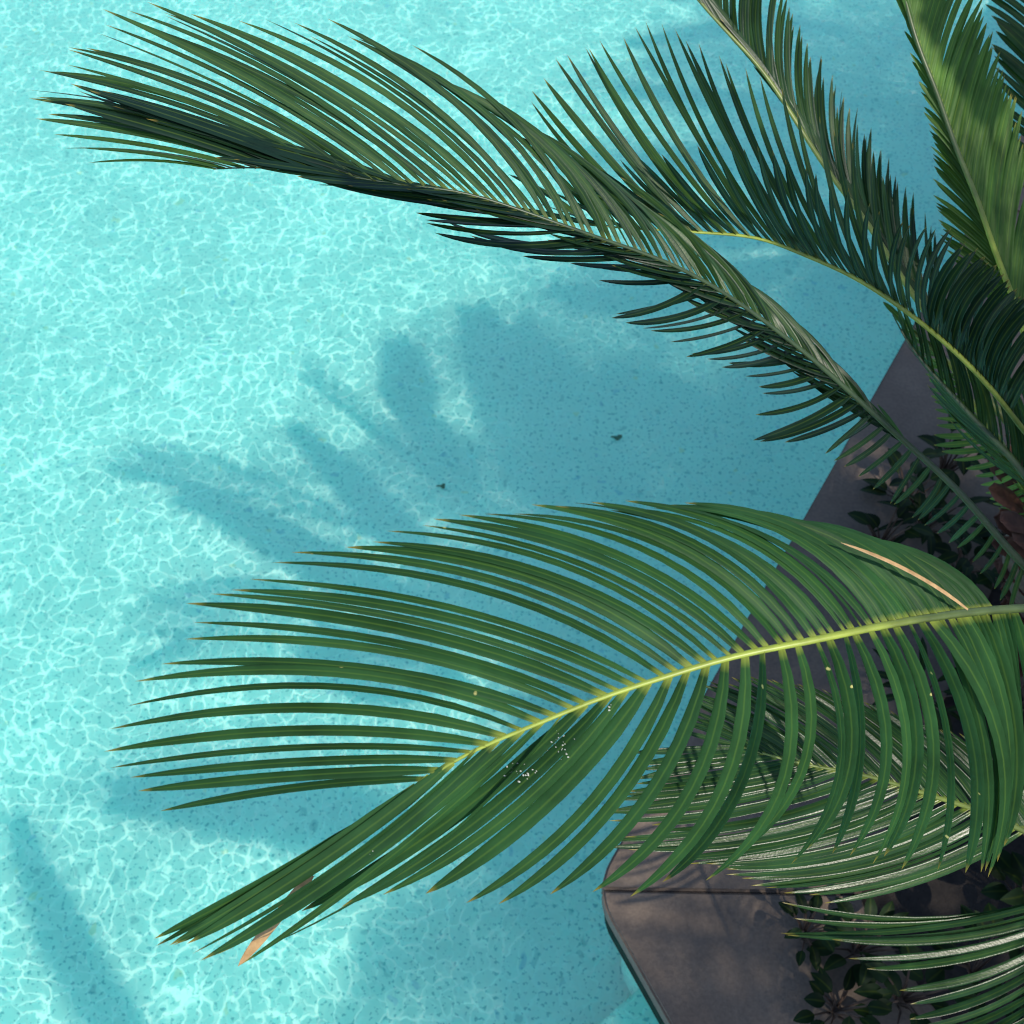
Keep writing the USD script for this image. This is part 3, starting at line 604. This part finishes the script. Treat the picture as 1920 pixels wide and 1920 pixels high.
SPARE = [(main, CROWN, az, el, ln, dr) for az, el, ln, dr in (
    (-78, 40, 1.1, .9), (-62, 58, 1.1, 1.2), (-45, 42, 1.1, 1.0), (-10, 42, 1.1, 1.0), (8, 60, 1.1, 1.2), (24, 45, 1.2, 1.0),
    (52, 42, 1.25, .9), (64, 58, 1.25, 1.0), (-40, 76, .9, 1.4), (30, 76, 1.0, 1.3))]
SPARE += [(back, BACKC, az, 40 + 22 * (k % 2), 1.15, 1.0) for k, az in enumerate(range(100, 460, 18))]
# taller palms standing behind the viewer and to the right: their shade lies on the coping and across the pool
HIDDEN = 'tall palm beyond the picture edge whose shade '
shade_a = Plant('sago_palm', HIDDEN + 'covers the coping')
TA = V(2.12, -0.22, 2.70)
SPARE += [(shade_a, TA, az, 34 + 13 * (k % 3), 1.22, 1.0) for k, az in enumerate(range(0, 360, 11)) if k != 21]
SPARE += [(shade_a, TA, az, 58, 1.15, 1.1) for az in range(192, 275, 14)]
shade_b = Plant('sago_palm', HIDDEN + 'stripes the pool lower left')
TB = V(1.0, -2.05, 2.45)
SPARE += [(shade_b, TB, az, 38, 1.42, 0.9) for az in (60, -10, -70, -140)]
shade_c = Plant('sago_palm', HIDDEN + 'falls under the nearest frond')
TC = V(1.75, -1.05, 2.60)
SPARE += [(shade_c, TC, az, el, ln, 1.0) for az, el, ln in ((176, 34, 1.55), (206, 40, 0.8), (222, 50, 0.95), (236, 40, 1.0), (262, 45, 1.0), (290, 40, 1.0), (330, 45, 1.0), (10, 40, 1.0), (50, 45, 1.0), (80, 50, .9), (105, 62, .8), (246, 50, 1.3), (254, 36, 1.2), (276, 55, 1.1))]
shade_d = Plant('sago_palm', HIDDEN + 'darkens the pool at the top right')
TD = V(2.80, 1.20, 2.70)
SPARE += [(shade_d, TD, az, 34 + 13 * (k % 3), 1.22, 1.0) for k, az in enumerate(range(4, 364, 11))]


def cast(plant, crown, spots, wide, z=2.5, seed=0, n=56):
    """An added frond out of view, shaped so that its shade lands on the given floor spots (spots: tip first)."""
    r = np.random.default_rng(seed)
    pts = [ground_at(x, y, FLOOR) for x, y in spots]
    pts = [p + SUN * ((z - 0.03 * k * 0 - FLOOR) / SUN[2]) for k, p in enumerate(pts)]
    rs = spline([crown] + pts[::-1])
    ls = []
    dist = np.linalg.norm(pts[-1] - crown) / (np.linalg.norm(pts[-1] - crown) + sum(np.linalg.norm(np.diff(pts, axis=0), axis=1)))
    for side in (-1, 1):
        for q in range(n):
            u = min(1, dist + (1 - dist) * (q + r.uniform(-.2, .2)) / n)
            b, t = rs(u), nrm(rs(u, 1))
            lat = nrm(np.cross(t, UPW)) * side
            L = wide * 1.35 * (1 if u < .88 else 1.0) * r.uniform(.85, 1.08) * (1 - .5 * max(0, (u - dist) / (1 - dist) - .55) / .45) * min(1, .35 + (u - dist) / (1 - dist) / .35)
            d = nrm(lat + t * (0.55 + .8 * max(0, u - .5)))
            tip = b + d * L - UPW * .015
            ls.append({'mesh': blade(b, b * .5 + tip * .5 + UPW * .008, tip, UPW + lat * -.2, UPW, .017, 7), 'tone': float(r.uniform(0, 1))})
    s_ = np.linspace(0, 1, 50)
    plant.frond(rs(s_), np.interp(s_, [0, 1], [.010, .0015]), ls, M['leaf_dark'], M['rachis_dull'])


cast(shade_a, TA, [(885, 575), (930, 700), (1000, 850), (1090, 1000)], .12, seed=1)
cast(shade_a, TA, [(960, 610), (1040, 720), (1120, 850), (1200, 1000)], .12, seed=11)
cast(shade_a, TA, [(738, 640), (768, 720), (805, 800)], .085, seed=2)
cast(shade_a, TA, [(545, 795), (640, 890), (730, 980), (850, 1090)], .065, seed=3)
cast(shade_a, TA, [(330, 925), (480, 985), (620, 1060), (800, 1130)], .075, seed=4)
cast(shade_c, TC, [(205, 1490), (400, 1490), (600, 1520), (780, 1545)], .10, seed=5)
cast(shade_b, TB, [(25, 1530), (90, 1690), (160, 1830), (240, 1960), (300, 2070)], .06, z=2.3, seed=6)
cast(shade_d, TD, [(1170, 80), (1300, 60), (1450, 45), (1600, 60)], .07, seed=7)
cast(shade_d, TD, [(1150, 165), (1300, 180), (1450, 190), (1600, 190)], .07, seed=8)
cast(shade_d, TD, [(1180, 300), (1300, 300), (1450, 300), (1600, 300)], .10, seed=9)
cast(shade_d, TD, [(1030, 540), (1150, 560), (1300, 540), (1500, 480)], .09, seed=10)
cast(shade_d, TD, [(1230, 420), (1330, 430), (1450, 420), (1600, 400)], .10, seed=12)
cast(shade_a, TA, [(1130, 700), (1250, 760), (1350, 850), (1400, 950)], .13, seed=13)
for k, (who, where, az, el, ln, dr) in enumerate(SPARE):
    arching(who, where, az, el, ln, dr, M['leaf_dark'], 500 + k)


def trunk(plant, foot, crown, r=0.11):
    s = np.linspace(0, 1, 26)
    pts = foot * (1 - s[:, None]) + crown * s[:, None] + V(0, 0, -0.05)
    v, f = sweep(pts, r * (1.12 - 0.2 * s) * np.sqrt(np.clip((1.0 - s) / 0.12, 0.0004, 1)), 22, 1.0, up=V(0, 1, 0.01))
    c = np.repeat(pts, 22, 0)
    v = v + nrm(v - c) * (0.03 * (meshkit.noise(v * 28, 3)[:, None] - .5) + 0.012 * np.sin(v[:, 2:3] * 160))
    obj('trunk', (v, f), M['trunk'], plant.root, smooth=40)
    ms = []
    r_ = np.random.default_rng(5)
    for k in range(330):
        hgt, a = k / 330, k * 2.39996
        h_ = 0.30 + 0.68 * hgt
        c_ = foot * (1 - h_) + crown * h_ + V(0, 0, -0.05)
        d = V(math.cos(a), math.sin(a), 0.55 + r_.uniform(-.2, .3))
        b = c_ + V(math.cos(a), math.sin(a), 0) * r * (1.12 - .2 * h_) * 0.93
        tip = b + nrm(d) * r_.uniform(.045, .075)
        nn = nrm(V(-math.cos(a) * .6, -math.sin(a) * .6, 1))
        v, f, _ = blade(b, (b + tip) / 2 + UPW * .006, tip, nn, nn, .034, 4)
        ms.append(trimesh.Trimesh(v, f, process=False))
    for k in range(60):
        a, e = r_.uniform(0, 2 * math.pi), r_.uniform(0.2, 1.3)
        d = V(math.cos(a) * math.cos(e), math.sin(a) * math.cos(e), math.sin(e))
        b = crown + V(0, 0, -0.06) + d * 0.05
        tip = b + d * r_.uniform(0.06, 0.12)
        v, f, _ = blade(b, (b + tip) / 2 + UPW * .01, tip, nrm(UPW - d * d[2] + V(.01, 0, 0)), nrm(UPW - d * d[2] + V(.01, 0, 0)), .022, 5)
        ms.append(trimesh.Trimesh(v, f, process=False))
    tag(obj('crown_scales', trimesh.util.concatenate(ms), M['brown'], plant.root, smooth=True), kind='stuff')


# ------------------------------------------------------------------ small plants of the bed
def ground_cover(name, px, py, label, size, seed, nl, shape, z=0.035, lift=0.10):
    r = np.random.default_rng(seed)
    p = ground_at(px, py, z)
    size *= 0.72
    t = thing(name, label, 'plant', p, 'small leafy plants of the planting bed')
    ms = []
    for k in range(nl):
        a, e = k * 2.4 + r.uniform(-.3, .3), r.uniform(0.15, 1.1)
        d = V(math.cos(a) * math.cos(e), math.sin(a) * math.cos(e), math.sin(e) * 0.8)
        b = d * size * r.uniform(.55, 1.0) + V(0, 0, lift * r.uniform(.3, 1))
        L, w = size * shape[0] * r.uniform(.8, 1.2), size * shape[1] * r.uniform(.85, 1.15)
        out = nrm(V(d[0], d[1], r.uniform(-.35, .35)))
        tip = b + out * L
        n = nrm(UPW - out * out[2] + r.normal(0, .22, 3))
        s_ = np.linspace(0, 1, 9)
        P = b + np.outer(s_, tip - b) + np.outer(np.sin(s_ * math.pi) * L * .10, n)
        W = nrm(np.cross(out, n))
        ww = w * np.sin(np.clip(s_, 0, 1) ** (shape[2]) * math.pi) ** .8 * .5 + 1e-5
        aa = V(-1, -.5, 0, .5, 1)
        v = P[:, None] + ww[:, None, None] * (aa[None, :, None] * W + (np.abs(aa) * .22)[None, :, None] * n)
        i_, j_ = np.meshgrid(np.arange(8), np.arange(4), indexing='ij')
        q = np.stack([i_ * 5 + j_, i_ * 5 + j_ + 1, (i_ + 1) * 5 + j_ + 1, (i_ + 1) * 5 + j_], -1).reshape(-1, 4)
        uv = np.stack(np.broadcast_arrays((aa[None] + 1) / 2, .12 + .8 * s_[:, None]), -1).reshape(-1, 2)
        obj('leaf', (v.reshape(-1, 3), np.vstack([q[:, [0, 1, 2]], q[:, [0, 2, 3]]])), M['shrub'], t, True, uv, np.full(45, r.uniform(0, 1)))
        sv, sf = sweep(np.array([V(0, 0, 0), b * .5 + V(0, 0, lift * .2), b]), [.0028, .0024, .0014], 5)
        ms.append(trimesh.Trimesh(sv, np.asarray(sf), process=False))
    obj('stem', trimesh.util.concatenate(ms), M['trunk'], t, True)


OVAL, LONG = (0.75, 0.42, 0.75), (1.1, 0.22, 0.9)
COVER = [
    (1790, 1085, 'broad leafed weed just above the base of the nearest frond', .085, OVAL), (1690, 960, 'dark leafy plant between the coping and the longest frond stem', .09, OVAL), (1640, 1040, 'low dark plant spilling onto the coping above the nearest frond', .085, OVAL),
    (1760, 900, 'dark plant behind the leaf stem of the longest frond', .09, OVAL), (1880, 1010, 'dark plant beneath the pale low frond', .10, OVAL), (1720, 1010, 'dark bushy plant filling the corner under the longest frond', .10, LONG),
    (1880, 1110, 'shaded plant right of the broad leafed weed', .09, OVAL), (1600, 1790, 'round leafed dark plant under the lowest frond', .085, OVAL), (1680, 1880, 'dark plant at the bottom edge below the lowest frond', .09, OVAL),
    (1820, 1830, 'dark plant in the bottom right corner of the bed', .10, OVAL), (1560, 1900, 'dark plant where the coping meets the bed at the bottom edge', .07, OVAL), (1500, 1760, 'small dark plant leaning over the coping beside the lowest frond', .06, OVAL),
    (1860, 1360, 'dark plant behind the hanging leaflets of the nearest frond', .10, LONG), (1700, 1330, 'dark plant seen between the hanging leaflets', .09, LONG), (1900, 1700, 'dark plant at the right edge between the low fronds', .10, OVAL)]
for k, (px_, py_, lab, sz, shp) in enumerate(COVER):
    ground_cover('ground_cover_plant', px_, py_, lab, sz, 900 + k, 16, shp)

# ------------------------------------------------------------------ leaf scraps on the pool floor, flakes on the nearest frond
for px_, py_, sz, lab in ((1156, 821, .014, 'small brown dead leaf lying on the pool floor in the shade'), (828, 912, .011, 'tiny dark leaf scrap on the pool floor in a sunlit gap between the frond shadows')):
    c = ground_at(px_, py_, FLOOR + 0.004)
    an = np.linspace(0, 2 * math.pi, 13)[:-1]
    rr = sz * (1 + .3 * np.sin(an * 3 + px_) + .2 * np.cos(an * 2))
    top = np.c_[c[0] + rr * np.cos(an), c[1] + .7 * rr * np.sin(an), c[2] + .003 + .003 * np.sin(an * 2)]
    low_ = top - V(0, 0, .0015)
    v = np.vstack([c + V(0, 0, .007), top, low_])
    f = [(0, 1 + i, 1 + (i + 1) % 12) for i in range(12)] + [(1 + i, 13 + i, 13 + (i + 1) % 12) for i in range(12)] + [(1 + i, 13 + (i + 1) % 12, 1 + (i + 1) % 12) for i in range(12)]
    tag(obj('leaf_scrap', (v, np.array(f)), M['sunk_leaf'], smooth=True), lab, 'leaf')

soup = trimesh.util.concatenate([trimesh.Trimesh(l['mesh'][0], l['mesh'][1], process=False) for l in LA])
fr_ = np.random.default_rng(77)
fl_v, fl_f = [], []
for cx, cy, sx, sy, n_ in ((982, 1450, 17, 12, 24), (1055, 1398, 17, 18, 24), (1140, 1328, 4, 3, 4), (700, 1598, 4, 3, 2)):
    for q in range(n_):
        d = nrm(ray(cx + fr_.normal(0, sx), cy + fr_.normal(0, sy)))
        hit, _, tri = soup.ray.intersects_location([EYE], [d], multiple_hits=True)
        if len(hit):
            i_ = np.argmin(np.linalg.norm(hit - EYE, axis=1))
            nn = soup.face_normals[tri[i_]]
            nn = nn if nn @ d < 0 else -nn
            e1 = nrm(np.cross(nn, V(.3, .5, .8)))
            e2 = np.cross(nn, e1)
            a_ = np.linspace(0, 2 * math.pi, 6)[:-1]
            R_ = fr_.uniform(.0002, .0009) * fr_.uniform(.5, 1.3, 5)
            ringv = hit[i_] + nn * .0005 + R_[:, None] * (np.cos(a_)[:, None] * e1 + np.sin(a_)[:, None] * e2 * .7)
            o_ = sum(map(len, fl_v))
            fl_v.append(np.vstack([hit[i_] + nn * .0009, ringv]))
            fl_f += [(o_, o_ + 1 + j, o_ + 1 + (j + 1) % 5) for j in range(5)]
FLAKES = (np.vstack(fl_v), np.array(fl_f))
trunk(main, V(1.18, 0.88, 0.0), CROWN)
trunk(back, V(2.45, 2.75, 0.0), BACKC)
trunk(low, ground_at(2380, 1560, 0.0) * V(1, 1, 0), LOWC, 0.07)
trunk(shade_a, TA * V(1, 1, 0) + V(.1, 0, 0), TA, .13)
trunk(shade_b, TB * V(1, 1, 0) + V(.1, 0, 0), TB, .13)
trunk(shade_c, TC * V(1, 1, 0) + V(.1, 0, 0), TC, .13)
trunk(shade_d, TD * V(1, 1, 0) + V(.1, 0, 0), TD, .13)
for p_ in (shade_a, shade_b, shade_c, shade_d):
    p_.build()
main.build()
fl = obj('white_flakes', FLAKES, M['flake'], stage.GetPrimAtPath('/World/sago_palm/frond'))
tag(fl, 'white flakes stuck to the leaflets below the yellow rachis', kind='stuff')
low.build()
back.build()
